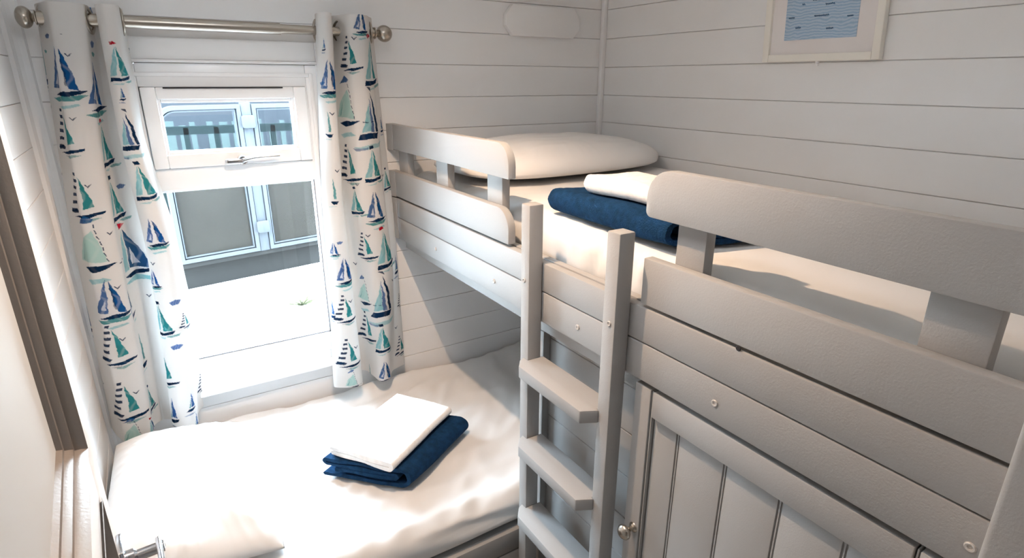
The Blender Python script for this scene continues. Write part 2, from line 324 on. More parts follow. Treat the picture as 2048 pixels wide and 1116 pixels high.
def motif(kind):
    P = []; a = lambda c, al, *pts: P.append((c, al, pts))
    if kind == 'duo':
        a(BLU, .9, (-.02, 1), (-.10, .72), (-.26, .26), (-.06, .24), (-.03, .5)); a((.9,.9,.9), .8, (-.06, .55), (-.16, .33), (-.08, .31))
        a(BLU, 1, (.03, .97), (.13, .70), (.19, .45), (.24, .20), (.10, .24), (.05, .55)); a(NAV, .6, (.03, .97), (.07, .7), (.09, .3), (.06, .3))
        a(NAV, 1, (-.22, .13), (.02, .19), (.37, .20), (.24, .13), (.0, .09)); a(TEA, .85, (-.32, .07), (.0, .1), (.36, .12), (.22, .02), (-.15, .0))
        a(LTE, .7, (-.14, -.10), (.2, -.04), (.24, -.08), (-.05, -.14))
    elif kind == 'dot':
        for k in range(6):
            r = .034 + .014*k; y = .93 - .13*k - .004*k*k; x = -.03 - .018*k*k**.3*.6 - .004*k*k
            a(NAV, .95, (x-r*1.1, y-.03-.003*k), (x+r, y-.035), (x+r*1.1, y+.03), (x-r, y+.028))
        a(NAV, .95, (-.36, .16), (-.10, .20), (-.04, .17), (-.08, .12), (-.34, .11)); a(TEA, .95, (.03, .86), (.10, .68), (.17, .45), (.22, .24), (.05, .20), (.06, .5))
        a(NAV, 1, (-.26, .03), (.0, .08), (.38, .14), (.36, .09), (.12, .02)); a(TEA, .6, (-.02, -.05), (.15, .0), (.30, .0), (.1, -.08)); a(NAV, .5, (-.1, -.02), (.1, .0), (.05, -.04))
    elif kind in ('teal', 'tealflag'):
        a(LTE, .85, (0, .95), (-.10, .55), (-.22, .18), (-.05, .20), (.0, .5)); a(TEA, .95, (.02, .95), (.10, .65), (.27, .20), (.04, .20)); a(LTE, .8, (.08, .35), (.16, .24), (.08, .24))
        a(NAV, 1, (-.24, .04), (-.22, .15), (.05, .14), (.32, .20), (.26, .10), (0, .06)); a(TEA, .7, (.1, .04), (.42, .10), (.38, .04), (.2, .0)); a(LTE, .6, (-.2, -.03), (.1, .02), (.05, -.04))
        if kind == 'tealflag': a(RED, 1, (-.09, 1.06), (-.08, .98), (.05, 1.03), (-.01, 1.08))
        else: a(NAV, 1, (-.07, 1.05), (-.05, .96), (.06, .98), (.04, 1.06))
    elif kind == 'big':
        a(LTE, .8, (-.06, .95), (-.12, .6), (-.16, .22), (-.02, .24), (-.03, .6)); a((.015, .11, .25), .97, (-.03, .95), (.15, .68), (.30, .42), (.40, .20), (.0, .25), (.0, .6)); a((.9,.9,.92), .9, (.05, .60), (.20, .30), (.06, .30))
        a(NAV, 1, (-.18, .14), (.1, .18), (.40, .20), (.3, .13), (.0, .09)); a(LTE, .8, (-.2, .02), (.1, .1), (.42, .04), (.5, -.06), (.25, .0), (.0, .0)); a(RED, 1, (-.12, 1.02), (-.10, .96), (.05, 1.03), (-.12, 1.07))
    elif kind == 'pale':
        a(PAL, .75, (.06, .80), (-.14, .58), (-.26, .27), (.05, .25), (.2, .24)); a(TEA, .45, (-.05, .6), (-.2, .3), (-.16, .28)); a(BLU, .9, (.0, 1.05), (-.14, .90), (.06, .93), (.10, .98))
        for k in range(7): a(NAV, .95, (.07+.018*k, .90-.1*k), (.085+.018*k, .90-.1*k), (.10+.018*k, .835-.1*k), (.088+.018*k, .835-.1*k))
        a(NAV, 1, (-.20, .15), (.0, .19), (.30, .20), (.18, .13), (-.02, .07)); a(NAV, .8, (.34, .18), (.44, .18), (.44, .16), (.34, .16)); a(NAV, .8, (.5, .19), (.56, .19), (.56, .17), (.5, .17))
        a(LTE, .7, (-.2, -.08), (.1, -.02), (.2, -.08), (.0, -.12), (-.1, -.15))
    elif kind == 'navy':
        a((.03, .12, .2), 1, (-.04, 1), (.06, .72), (.18, .45), (.06, .42), (-.01, .7)); a(BLU, .8, (-.06, .95), (.0, .6), (.02, .25), (-.03, .25)); a(NAV, 1, (.02, .10), (.06, .22), (.30, .30), (.22, .20), (.08, .14)); a(LTE, .6, (.05, .02), (.3, .12), (.25, .05))
    elif kind == 'slim':
        a(BLU, .95, (0, 1), (.06, .68), (.13, .28), (-.02, .30)); a(TEA, .9, (-.02, .9), (-.05, .5), (-.10, .26), (-.04, .26)); a(NAV, 1, (-.20, .10), (-.1, .20), (.18, .24), (.12, .14), (.0, .08)); a(BLU, .6, (-.3, -.06), (.0, -.01), (.16, -.06), (-.1, -.10))
    elif kind == 'tslim':
        a(TEA, .8, (0, 1), (.07, .65), (.10, .25), (.02, .25)); a(NAV, 1, (-.10, .16), (.16, .17), (.1, .06), (.0, .04)); a(LTE, .6, (-.25, -.04), (.1, .0), (.1, -.03))
    elif kind == 'two':
        a(LTE, .85, (-.04, .8), (-.12, .5), (-.18, .28), (-.02, .3)); a(NAV, 1, (.0, 1), (.10, .72), (.18, .28), (.10, .28), (.05, .7)); a(BLU, .85, (-.03, .9), (.02, .6), (.06, .28), (-.02, .28))
        a(NAV, 1, (-.26, .14), (-.2, .25), (.18, .27), (.12, .16)); a(LTE, .6, (-.36, .0), (.0, .06), (.3, .08), (.2, .0), (-.1, -.04)); a(BLU, .6, (-.36, -.02), (-.1, .0), (-.1, -.04), (-.3, -.06)); a(NAV, .9, (-.06, 1.08), (.04, 1.0), (.02, 1.08))
    elif kind == 'bird':
        a(NAV, .9, (0, 0), (-.55, .75), (-.35, .80), (.0, .35)); a(NAV, .9, (0, 0), (.0, .35), (.35, .65), (.7, .85), (.35, .35))
    elif kind == 'blob': a(BLU, .85, (-.5, .4), (0, .6), (.5, .45), (.2, .1), (-.3, .05))
    elif kind == 'tblob': a(TEA, .8, (-.5, .5), (0, .6), (.5, .4), (.2, .1), (-.3, .2))
    elif kind == 'dash': a(NAV, .8, (-.5, .1), (.5, .2), (.5, .0), (-.5, 0))
    return P
MOTIFS_L = [('duo', 0.1362, 0.1909, 0.1212, 1.0), ('duo', 0.1676, 0.3795, 0.1313, 1.0), ('blob', 0.0605, 0.1074, 0.0203, 1.0), ('tblob', 0.0908, 0.0716, 0.0155, 1.0), ('tslim', 0.1141, 0.0, 0.1059, 1.0), ('dot', 0.248, 0.1289, 0.112, 1.0), ('tealflag', 0.2864, 0.4105, 0.114, 1.0), ('tealflag', 0.1153, 0.7637, 0.0864, 1.0), ('two', 0.2619, 0.7518, 0.1057, 1.0), ('dot', 0.3818, 0.1909, 0.1188, 1.0), ('teal', 0.4098, 0.4105, 0.1172, 1.0), ('teal', 0.3667, 0.7566, 0.0978, 1.0), ('pale', 0.4994, 0.2053, 0.1498, 1.0), ('big', 0.5402, 0.4463, 0.1568, 1.0), ('duo', 0.4854, 0.7446, 0.0834, 1.0), ('duo', 0.6275, 0.2411, 0.1206, 1.0), ('navy', 0.6624, 0.3604, 0.1072, 1.0), ('dot', 0.7357, 0.2172, 0.1234, 1.0), ('tslim', 0.7893, 0.4081, 0.1123, 1.0), ('blob', 0.6519, 0.7852, 0.0272, 1.0), ('blob', 0.7672, 0.7542, 0.0277, 1.0), ('duo', 0.5984, 0.6945, 0.0563, 1.0), ('dot', 0.8359, 0.6611, 0.1037, 1.0), ('dot', 0.8836, 0.2196, 0.1279, 1.0), ('teal', 0.9243, 0.3962, 0.083, 1.0), ('slim', 0.9569, 0.6921, 0.0897, 1.0), ('pale', 0.9779, 0.2315, 0.0936, 1.0), ('slim', 0.9325, 0.8067, 0.0646, 1.0), ('teal', 0.7043, 0.6897, 0.1002, 1.0), ('dot', 0.7055, 0.8186, 0.0463, 1.0), ('blob', 0.0268, 1.0, 0.0137, 1.0), ('duo', 0.0058, 0.4749, 0.0531, 1.0), ('blob', 0.071, 0.4248, 0.0319, 1.0), ('tblob', 0.092, 0.4153, 0.024, 1.0), ('slim', 0.1502, 0.0, 0.04, 1.0), ('slim', 0.1769, 0.7613, 0.0345, 1.0), ('big', 0.9919, 0.3413, 0.0638, 1.0), ('slim', 0.6962, 0.0, 0.0906, 1.0), ('slim', 1.0, 0.8401, 0.0823, 1.0), ('dot', 0.9278, 1.0, 0.061, 1.0), ('blob', 0.376, 0.5107, 0.0233, 1.0), ('tslim', 0.064, 1.0, 0.0554, 1.0), ('bird', 0.0978, 0.2363, 0.0102, 1.0), ('bird', 0.2224, 0.2243, 0.0104, 1.0), ('bird', 0.2014, 0.0, 0.0108, 1.0), ('bird', 0.3632, 0.2387, 0.0108, 1.0), ('bird', 0.3458, 0.0, 0.0112, 1.0), ('bird', 0.4738, 0.3031, 0.0112, 1.0), ('bird', 0.6508, 0.5561, 0.0124, 1.0), ('bird', 0.5995, 0.2864, 0.0115, 1.0), ('bird', 0.7206, 0.0, 0.0121, 1.0), ('bird', 0.7264, 0.2625, 0.0118, 1.0), ('bird', 0.8661, 0.031, 0.0124, 1.0), ('bird', 0.8708, 0.2745, 0.0123, 1.0), ('bird', 0.5576, 0.7041, 0.0117, 1.0), ('dash', 0.0582, 0.2196, 0.0075, 1.0), ('dash', 0.0594, 0.2411, 0.005, 1.0), ('dash', 0.1001, 0.0, 0.0026, 1.0)]
MOTIFS_R = [('duo', 0.1502, 0.2196, 0.103, 1.0), ('tslim', 0.2596, 0.1957, 0.0799, 1.0), ('tslim', 0.4307, 0.21, 0.0829, 1.0), ('blob', 0.5646, 0.2315, 0.0171, 1.0), ('duo', 0.6508, 0.2506, 0.0976, 1.0), ('dot', 0.7567, 0.2243, 0.0993, 1.0), ('dot', 0.8906, 0.2243, 0.109, 1.0), ('pale', 0.9802, 0.2339, 0.074, 1.0), ('slim', 0.0722, 0.1862, 0.0369, 1.0), ('duo', 0.0186, 0.7804, 0.072, 1.0), ('dot', 0.0896, 0.6921, 0.0984, 1.0), ('tealflag', 0.1129, 0.8473, 0.137, 1.0), ('two', 0.2503, 0.8043, 0.1593, 1.0), ('teal', 0.3679, 0.79, 0.1088, 1.0), ('pale', 0.2119, 0.6492, 0.1479, 1.0), ('dot', 0.3586, 0.6396, 0.1189, 1.0), ('duo', 0.4831, 0.7852, 0.1078, 1.0), ('teal', 0.4633, 0.6683, 0.0863, 1.0), ('tealflag', 0.6065, 0.8138, 0.1368, 1.0), ('dot', 0.5844, 0.6897, 0.0956, 1.0), ('two', 0.7474, 0.7661, 0.1685, 1.0), ('pale', 0.7322, 0.6253, 0.1107, 1.0), ('dot', 0.8393, 0.6229, 0.1133, 1.0), ('teal', 0.8685, 0.7446, 0.1046, 1.0), ('duo', 0.9744, 0.7542, 0.0837, 1.0), ('tslim', 0.9907, 0.6038, 0.0585, 1.0), ('duo', 0.5856, 0.1814, 0.0479, 1.0), ('dot', 0.9278, 0.9714, 0.0793, 1.0), ('dot', 0.7811, 0.9976, 0.0505, 1.0), ('slim', 0.6671, 0.9761, 0.0755, 1.0), ('slim', 0.759, 0.1384, 0.0712, 1.0), ('slim', 0.2666, 0.9714, 0.052, 1.0), ('teal', 0.4156, 0.9618, 0.0715, 1.0), ('blob', 0.1583, 0.1647, 0.0189, 1.0), ('bird', 0.0547, 0.7327, 0.011, 1.0), ('bird', 0.2328, 0.2339, 0.0111, 1.0), ('bird', 0.3737, 0.253, 0.0115, 1.0), ('bird', 0.6519, 0.5728, 0.0128, 1.0), ('bird', 0.7369, 0.2768, 0.0125, 1.0), ('bird', 0.5541, 0.7184, 0.0123, 1.0), ('bird', 0.8754, 0.284, 0.0128, 1.0), ('bird', 0.7066, 0.8711, 0.013, 1.0), ('bird', 0.8626, 0.9451, 0.0136, 1.0), ('bird', 0.1513, 0.3055, 0.0095, 1.0), ('bird', 0.4005, 0.9284, 0.0106, 1.0), ('bird', 0.4144, 0.6921, 0.0102, 1.0)]
#@MOTIFS
FAB = (.84, .825, .81)
def print_cloth(X, Y, Z, motifs, seed):
    nv, nu = X.shape; S = np.zeros_like(X); S[:, 1:] = np.cumsum(np.hypot(np.diff(X, axis=1), np.diff(Y, axis=1)), axis=1)
    V = (Z[:1] - Z); col = np.empty((nv, nu, 3)); col[:] = FAB
    rs = np.random.RandomState(seed); dv = (Z[0, 0] - Z[-1, 0]) / (nv - 1)
    for kind, r, c, h, fx in motifs:
        r = int(r*(nv-1)); c = int(c*(nu-1)); h = h*1.08; fx = fx*.87; R = int(h*1.3/dv) + 3
        r0, r1 = max(0, r-R), min(nv, r+R); 
        Lx = (S[r0:r1] - S[r0:r1, c:c+1]) / h * fx; Ly = (V[r, c] - V[r0:r1]) / h + .5
        cols = np.where(np.abs(Lx).min(0) < .8)[0]
        if len(cols) == 0: continue
        c0, c1 = cols[0], cols[-1] + 1; Lx = Lx[:, c0:c1]; Ly = Ly[:, c0:c1]
        ph = rs.rand(4) * 6.28
        Lx = Lx + .007*np.sin(Ly*17 + ph[0]) + .004*np.sin(Ly*47 + ph[1]); Ly = Ly + .006*np.sin(Lx*19 + ph[2])
        sub = col[r0:r1, c0:c1]
        for colr, al, pts in motif(kind):
            ins = np.zeros(Lx.shape, bool); n = len(pts)
            for i in range(n):
                x1, y1 = pts[i]; x2, y2 = pts[(i+1) % n]
                if y1 == y2: continue
                ins ^= ((y1 > Ly) != (y2 > Ly)) & (Lx < (x2-x1)*(Ly-y1)/(y2-y1) + x1)
            k = ins.astype(float) * al * (1 - (.04 if sum(colr) < .2 else .22)*np.clip(1.6*np.sin(Lx*31 + Ly*7 + 3*np.sin(Ly*9) + ph[3]) - .6, 0, 1))
            sub[:] = sub*(1-k[..., None]) + np.array(colr)*k[..., None]
    return col
m, n, l, p = new_mat('sailing_boat_print'); p.inputs['Roughness'].default_value = .85; p.inputs['Specular IOR Level'].default_value = .1
at = n.new('ShaderNodeAttribute'); at.attribute_name = 'print'; l.new(at.outputs['Color'], p.inputs['Base Color'])
tr = n.new('ShaderNodeBsdfTranslucent'); l.new(at.outputs['Color'], tr.inputs['Color']); mx = n.new('ShaderNodeMixShader'); mx.inputs[0].default_value = .58
l.new(p.outputs[0], mx.inputs[1]); l.new(tr.outputs[0], mx.inputs[2]); l.new(mx.outputs[0], n['Material Output'].inputs[0])
tc = n.new('ShaderNodeTexCoord'); wv = n.new('ShaderNodeTexNoise'); wv.inputs['Scale'].default_value = 700; l.new(tc.outputs['Object'], wv.inputs['Vector'])
bp = n.new('ShaderNodeBump'); bp.inputs['Strength'].default_value = .15; bp.inputs['Distance'].default_value = .001; l.new(wv.outputs['Fac'], bp.inputs['Height']); l.new(bp.outputs['Normal'], p.inputs['Normal'])
PRINT = m
def curtain(LVS, left, seed, motifs, label, eyes):
    nu, nv = 420, 860
    X, Y, Z = curtain_grid(LVS, nu, nv, left, seed); col = print_cloth(X, Y, Z, motifs, seed)
    root = thing('curtain', label, 'curtain', (X.mean(), 1.92, Z.min()), 'curtains at the window')
    me = bpy.data.meshes.new('fabric'); co = np.stack([X, Y, Z + EYE], -1).reshape(-1, 3) - np.array(root.location)
    idx = np.arange(nu*nv).reshape(nv, nu); q = np.stack([idx[:-1, :-1], idx[1:, :-1], idx[1:, 1:], idx[:-1, 1:]], -1).reshape(-1, 4)
    me.vertices.add(len(co)); me.vertices.foreach_set('co', co.ravel()); me.loops.add(q.size); me.loops.foreach_set('vertex_index', q.ravel().astype(np.int32))
    me.polygons.add(len(q)); me.polygons.foreach_set('loop_start', np.arange(0, q.size, 4, dtype=np.int32)); me.polygons.foreach_set('use_smooth', np.ones(len(q), bool))
    me.update(calc_edges=True); at = me.color_attributes.new('print', 'FLOAT_COLOR', 'POINT')
    at.data.foreach_set('color', np.concatenate([col.reshape(-1, 3), np.ones((len(co), 1))], 1).ravel())
    me.materials.append(PRINT); o = bpy.data.objects.new('fabric', me); sc.collection.objects.link(o); o.parent = root
    md = o.modifiers.new('thickness', 'SOLIDIFY'); md.thickness = .0012; md.offset = 1
    for x, y, tilt in eyes:
        mb = MB(); mb.torus((x, y, RZ), (1, tilt, 0), .0285, .0060, 40, 12, .6); mb.build('eyelet', NICKEL, root, 60)
    return root
curtain(LV, True, 1, MOTIFS_L, 'white curtain with blue and teal sailing boats, left of the window', ((-.153, 1.922, .50), (-.0605, 1.918, -.22), (.008, 1.925, .1)))
curtain(RV, False, 4, MOTIFS_R, 'white curtain with sailing boat print hanging right of the window', ((.508, 1.925, .1), (.545, 1.925, -.1), (.576, 1.918, .42), (.672, 1.922, -.1)))

# ---------------------------------------------------------------- soft goods
def sheet_block(name, lo, hi, r, mat, nseg, disp, parent=None):
    """rounded cushion block, displaced by disp(p, n)"""
    lo, hi = Vector(lo), Vector(hi); b = bmesh.new(); bmesh.ops.create_cube(b, size=2)
    sz = hi - lo; d = nseg
    # grid each face: use subdivide then map
    verts = {}
    bm = bmesh.new()
    def V(p):
        k = tuple(round(c, 5) for c in p)
        if k not in verts:
            q = Vector([lo[i] + (p[i]+1)/2*sz[i] for i in range(3)])
            inner = Vector([min(max(q[i], lo[i]+r), hi[i]-r) for i in range(3)]); dv = q - inner
            nrm = dv.normalized() if dv.length > 1e-7 else Vector((0, 0, 1))
            q = inner + nrm * r; q = disp(q, nrm); verts[k] = bm.verts.new(q)
        return verts[k]
    def knots(i):
        n_ = max(2, int((sz[i] - 2*r) / d)); a = [-1 + 2*r/sz[i]*t for t in (0, .2, .4, .6, .8)]
        mid = [(-1+2*r/sz[i]) + (2-4*r/sz[i])*t/n_ for t in range(n_+1)]; return a + mid + [-t for t in a[::-1]]
    K = [knots(i) for i in range(3)]
    for ax in range(3):
        i, j = [t for t in range(3) if t != ax]
        for side in (-1, 1):
            for a in range(len(K[i])-1):
                for c in range(len(K[j])-1):
                    fs = []
                    for (aa, cc) in ((a, c), (a+1, c), (a+1, c+1), (a, c+1)):
                        p = [0, 0, 0]; p[ax] = side; p[i] = K[i][aa]; p[j] = K[j][cc]; fs.append(V(p))
                    try: bm.faces.new(fs)
                    except ValueError: pass
    b.free(); bmesh.ops.recalc_face_normals(bm, faces=bm.faces)
    m_ = MB(); m_.bm.free(); m_.bm = bm
    return m_.build(name, mat, parent, 180)
def ridged(p, s, seed):
    v = noise.noise(Vector((p[0]*s[0]+seed, p[1]*s[1]+seed*2, p[2]*s[2]))); return (1 - abs(v)*2.2)
def disp_low(q, n):
    z = .012*noise.noise(Vector((q.x*2.2, q.y*2.2, 1))) + .005*noise.noise(Vector((q.x*7, q.y*6, 5)))
    z += .010*max(0, ridged((q.x + .35*q.y, q.y - .2*q.x, 0), (2.4, 9, 1), 3.3)) + .006*max(0, ridged((q.x*.8 + .9*q.y, q.y - .9*q.x, 0), (3, 13, 1), 21.3))
    z += .006*max(0, ridged((q.x - .5*q.y, q.y + .5*q.x, 0), (9, 3, 1), 8.1))
    t = max(0, min(1, (.35 - q.x) / .6))
    top = max(0, n.z); lift = .022*t + .014*max(0, (q.y - 1.85)/.13)*(.5+.5*math.sin(q.x*11))
    fr = max(0, -n.y); w = .012*ridged((q.x*1.0 + q.z*.5, q.z + .08*q.x, 0), (3, 20, 1), 5)
    return q + Vector((0, -fr*w, top*(z + lift)))
low_matt = sheet_block('mattress', (XL+.012, 1.152, -1.240), (XR-.02, 1.988, -1.130), .042, SHEET, .014, disp_low)
tag(low_matt, 'lower bunk mattress under a white fitted sheet below the window', 'mattress', 'mattresses')
def disp_up(q, n):
    z = .006*noise.noise(Vector((q.x*3, q.y*3, 2))) + .003*noise.noise(Vector((q.x*9, q.y*9, 7)))
    fr = max(0, -n.x)
    # gathers of the sheet on the side beside the ladder
    w = .009*ridged((q.y + .35*q.z, q.z, 0), (26, 5, 1), 2.0) * math.exp(-((q.y-.86)/.20)**2) + .004*ridged((q.y, q.z, 0), (14, 3, 1), 6.0)
    return q + Vector((-fr*w, 0, max(0, n.z)*(z + .004*max(0, ridged((q.y+.3*q.x, q.x, 0), (12, 3, 1), 4)) * math.exp(-((q.x-.86)/.10)**2))))
up_matt = sheet_block('mattress', (.806, .145, -.462), (XR-.012, 1.988, -.315), .048, SHEET, .013, disp_up)
tag(up_matt, 'upper bunk mattress under a cream-white fitted sheet', 'mattress', 'mattresses')

def pillow(name, cen, lx, ly, h, rot, mat, seed, tilt=(0, 0), nn=90, wr=1.0, label='', group=None, flat=.35, cr=.10):
    bm = bmesh.new(); G_ = {}
    M = Matrix.Translation(cen) @ Matrix.Rotation(rot, 4, 'Z') @ Matrix.Rotation(tilt[0], 4, 'X') @ Matrix.Rotation(tilt[1], 4, 'Y')
    for sgn in (1, -1):
        for i in range(nn+1):
            for j in range(nn+1):
                u = -1 + 2*i/nn; v = -1 + 2*j/nn
                edge = i in (0, nn) or j in (0, nn)
                if sgn < 0 and edge: G_[(sgn, i, j)] = G_[(1, i, j)]; continue
                # sides pull in between the corners
                px = lx/2*u*(1 - .02*(1-v*v)*abs(u)**3 - cr*.5*v**6); py = ly/2*v*(1 - .02*(1-u*u)*abs(v)**3 - cr*abs(u)**5)
                t = max(0, (1-abs(u)**2.6)*(1-abs(v)**2.6))**.52
                zz = h*t*(1 if sgn > 0 else flat)
                if sgn > 0:
                    e = max(abs(u), abs(v)); rad = math.atan2(v, u)
                    zz += wr*t*(.007*noise.noise(Vector((px*6+seed, py*6, 0))) + .006*ridged((px+.3*py, py-.2*px, 0), (5, 13, 1), seed))
                    zz += wr*.0035*max(0, ridged((rad*2.2, e*1.2, 0), (3, 1, 1), seed+4))*t*(e**2)
                co = M @ Vector((px, py, (1 if sgn > 0 else -1)*zz)); G_[(sgn, i, j)] = bm.verts.new(co)
        for i in range(nn):
            for j in range(nn):
                f = [G_[(sgn, i, j)], G_[(sgn, i+1, j)], G_[(sgn, i+1, j+1)], G_[(sgn, i, j+1)]]
                bm.faces.new(f if sgn > 0 else f[::-1])
    mb = MB(); mb.bm.free(); mb.bm = bm; return tag(mb.build(name, mat, None, 180), label, 'pillow', group)
pillow('pillow', (-.048, 1.540, -1.052), .385, .61, .092, math.radians(-3), PILLOW, 1.7, (0, math.radians(8)), 110, 2.2,
       'white cotton pillow on the lower bed against the left wall', 'white pillows', .35, .02)
pillow('pillow', (1.258, 1.725, -.276), .86, .49, .088, math.radians(2), PILLOW, 6.3, (0, 0), 110, .8,
       'plump white pillow at the window end of the upper bunk', 'white pillows', .4, .30)

def ribbon_towel(name, path, th, length, M, mat, seed, amp=.003, n_len=60):
    """thick folded cloth: 2D path (s,t) given thickness th, extruded along length, placed by M"""
    P = []
    for a, b in zip(path, path[1:]):
        a, b = Vector(a), Vector(b); k = max(1, int((b-a).length/.006))
        for i in range(k): P.append(a.lerp(b, i/k))
    P.append(Vector(path[-1])); N = len(P); out = []
    nr = []
    for i in range(N):
        d = (P[min(i+1, N-1)] - P[max(i-1, 0)]).normalized(); nr.append(Vector((-d.y, d.x)))
    A = [P[i] + nr[i]*th/2 for i in range(N)]; B = [P[i] - nr[i]*th/2 for i in range(N)]
    e1 = P[-1] + (P[-1]-P[-2]).normalized()*th*.45; e0 = P[0] + (P[0]-P[1]).normalized()*th*.45
    loop = A + [e1] + B[::-1] + [e0]; L = len(loop); bm = bmesh.new(); rings = []
    def wob(p, y):
        q = Vector((p.x*9+seed, y*7, p.y*9)); 
        return Vector((amp*noise.noise(q), amp*.8*noise.noise(q+Vector((9, 0, 0))), amp*1.3*noise.noise(q+Vector((0, 5, 0))))) + Vector((0, 0, .0007*noise.noise(Vector((p.x*170, y*170, p.y*170)))))
    ctr = [Vector((p.x, 0)) for p in loop]
    for j in range(n_len+1):
        y = length*(j/n_len); s = 1.0
        rings.append([bm.verts.new(M @ (Vector((p.x, y + .006*noise.noise(Vector((p.x*12+seed*3, p.y*60, 3 if j < n_len/2 else 8)))*(1 if j in (0, n_len) else 0), p.y)) + wob(p, y))) for p in loop])
    for j in range(n_len):
        for i in range(L): bm.faces.new([rings[j][i], rings[j][(i+1) % L], rings[j+1][(i+1) % L], rings[j+1][i]])
    # caps: quads between matching sides
    for rg, flip in ((rings[0], True), (rings[-1], False)):
        for i in range(N-1):
            f = [rg[i], rg[i+1], rg[L-2-(i+1)], rg[L-2-i]]; bm.faces.new(f)
        bm.faces.new([rg[N-1], rg[N], rg[N+1]]); bm.faces.new([rg[0], rg[L-2], rg[L-1]])
    bmesh.ops.recalc_face_normals(bm, faces=bm.faces); mb = MB(); mb.bm.free(); mb.bm = bm
    return mb.build(name, mat, None, 60)
def arc(cx, cy, r, a0, a1, n=8, sy=1): return [(cx + r*math.cos(math.radians(a0+(a1-a0)*i/n)), cy + sy*r*math.sin(math.radians(a0+(a1-a0)*i/n))) for i in range(n+1)]
def frame2(o, sdir, ldir):
    s = Vector((*sdir, 0)).normalized(); l_ = Vector((*ldir, 0)).normalized()
    return Matrix(((s.x, l_.x, 0, o[0]), (s.y, l_.y, 0, o[1]), (s.z, l_.z, 1, o[2]), (0, 0, 0, 1)))
# navy towel on the lower bed: s from the left corner to the front corner, length to the right/back
W_ = .290; th = .0115
path = [(.05, .0270), (W_-.05, .0270)] + arc(W_-.05, .0335, .0065, -90, 90)[1:] + [(.022, .0400)] + arc(.022, .0478, .0078, 270, 90)[1:] + [(W_-.030, .0556)] + arc(W_-.030, .0308, .0248, 90, -90, 12)[1:] + [(.012, .0060)]
navy = ribbon_towel('navy_towel', path, th, .315, frame2((.281, 1.506, -1.106), (.1945, -.2043), (.268, .163)), NAVY, 2, .0035)
tag(navy, 'folded navy blue towel on the lower bed, under a white one', 'towel', 'towels folded on the bunks')
path = [(.010, .0068), (.212, .0068)] + arc(.212, .0140, .0072, -90, 90)[1:] + [(.012, .0212)]
wt = ribbon_towel('white_towel', path, .0128, .330, frame2((.309, 1.500, -1.0410), (.132, -.190), (.269, .180)), WTERRY, 5, .003)
tag(wt, 'folded white towel lying on the navy towel below the window', 'towel', 'towels folded on the bunks')
# towels on the upper bunk
path = [(.30, .022)] + [(.045, .022)] + arc(.045, .029, .007, 270, 90)[1:] + [(.36, .036)] 
path = [(.29, .0060), (.032, .0060)] + arc(.032, .028, .022, 270, 90, 12)[1:] + [(.28, .050)] + arc(.28, .043, .007, 90, -90)[1:] + [(.06, .036)] + arc(.06, .028, .008, 90, 270)[1:] + [(.26, .020)]
navy2 = ribbon_towel('navy_towel', path, .0115, .395, frame2((.808, .745, -.3045), (1, -.30), (.03, 1)), NAVY, 9, .006, 80)
tag(navy2, 'thick folded navy towel on the upper bunk beside the ladder', 'towel', 'towels folded on the bunks')
path = [(.145, .007), (.020, .007)] + arc(.020, .020, .013, 270, 90, 10)[1:] + [(.14, .033)]
wt2 = ribbon_towel('white_towel', path, .013, .24, frame2((.846, .800, -.2440), (1, -.30), (.03, 1)), WTERRY, 12, .006, 60)
tag(wt2, 'cream-white folded towel on top of the upper bunk navy towel', 'towel', 'towels folded on the bunks')

# ---------------------------------------------------------------- upper bunk
BX = .740
bunk = thing('bunk_bed', 'grey painted wooden upper bunk with slotted guard rails', 'bunk bed', (1.22, 1.05, -.60))
YE = 1.957
def board(name, y0, y1, z0, z1, x0=BX, x1=BX+.022, rad=(0, 0, 0, 0), mat=GREY, parent=bunk):
    mb = MB()
    if any(rad): mb.prism(rounded(y0, y1, z0, z1, rad), 'x', x0, x1, .0022, 2)
    else: mb.box((x0, y0, z0), (x1, y1, z1), .0025, 2)
    return mb.build(name, mat, parent, 35)
board('guard_rail', 1.192, YE, -.228, -.142, rad=(.045, 0, 0, .0)) if False else None
board('guard_rail', 1.192, YE, -.229, -.143, rad=(.004, 0, 0, .055))
board('guard_rail', YN+.002, .727, -.229, -.143, rad=(0, .012, .050, 0))
board('guard_rail', 1.192, YE, -.394, -.305, rad=(.004, 0, 0, .055))
board('guard_rail', YN+.002, .722, -.394, -.305)
board('side_board', YN+.002, YE, -.470, -.401); board('side_board', YN+.002, YE, -.549, -.4725)
mb = MB(); mb.box((.7655, YN+.002, -.590), (.7845, YE, -.40), .002); mb.build('bearer', GREY, bunk, 35)
for y0, y1 in ((1.885, 1.965), (1.575, 1.655), (1.258, 1.335), (.606, .668), (.205, .277)):
    mb = MB(); mb.box((.7622, y0, -.398), (.786, y1, -.155), .002); mb.build('rail_post', GREY, bunk, 35)
for z0, z1 in ((-.229, -.143), (-.394, -.305), (-.549, -.401)):
    mb = MB(); mb.prism([(BX-.0065, 1.998), (BX+.0, YE+.001), (BX+.022, YE+.001), (BX+.022, 1.998)], 'z', z0-.003, z1); mb.build('end_cleat', GREY, bunk)
mb = MB(); mb.box((.785, YN+.003, -.480), (XR-.003, 1.996, -.464)); mb.build('mattress_board', PANELG, bunk)
mb = MB(); mb.box((XR-.03, YN+.003, -.56), (XR-.003, 1.996, -.482)); mb.box((.785, 1.97, -.56), (XR-.03, 1.996, -.482)); mb.build('wall_bearer', GREY, bunk)
def screw(x, y, z, parent, r=.0065):
    mb = MB(); mb.lathe([(0, .0012), (.0025, .0005), (.003, .0018), (r*.8, .0022), (r, .001), (r, -.001)], (x, y, z), (-1, 0, 0), 20); mb.build('screw', SCREW, parent, 50)
SCREW = paint('painted_screw', (.42, .40, .38), .3, 0, 10, .5)
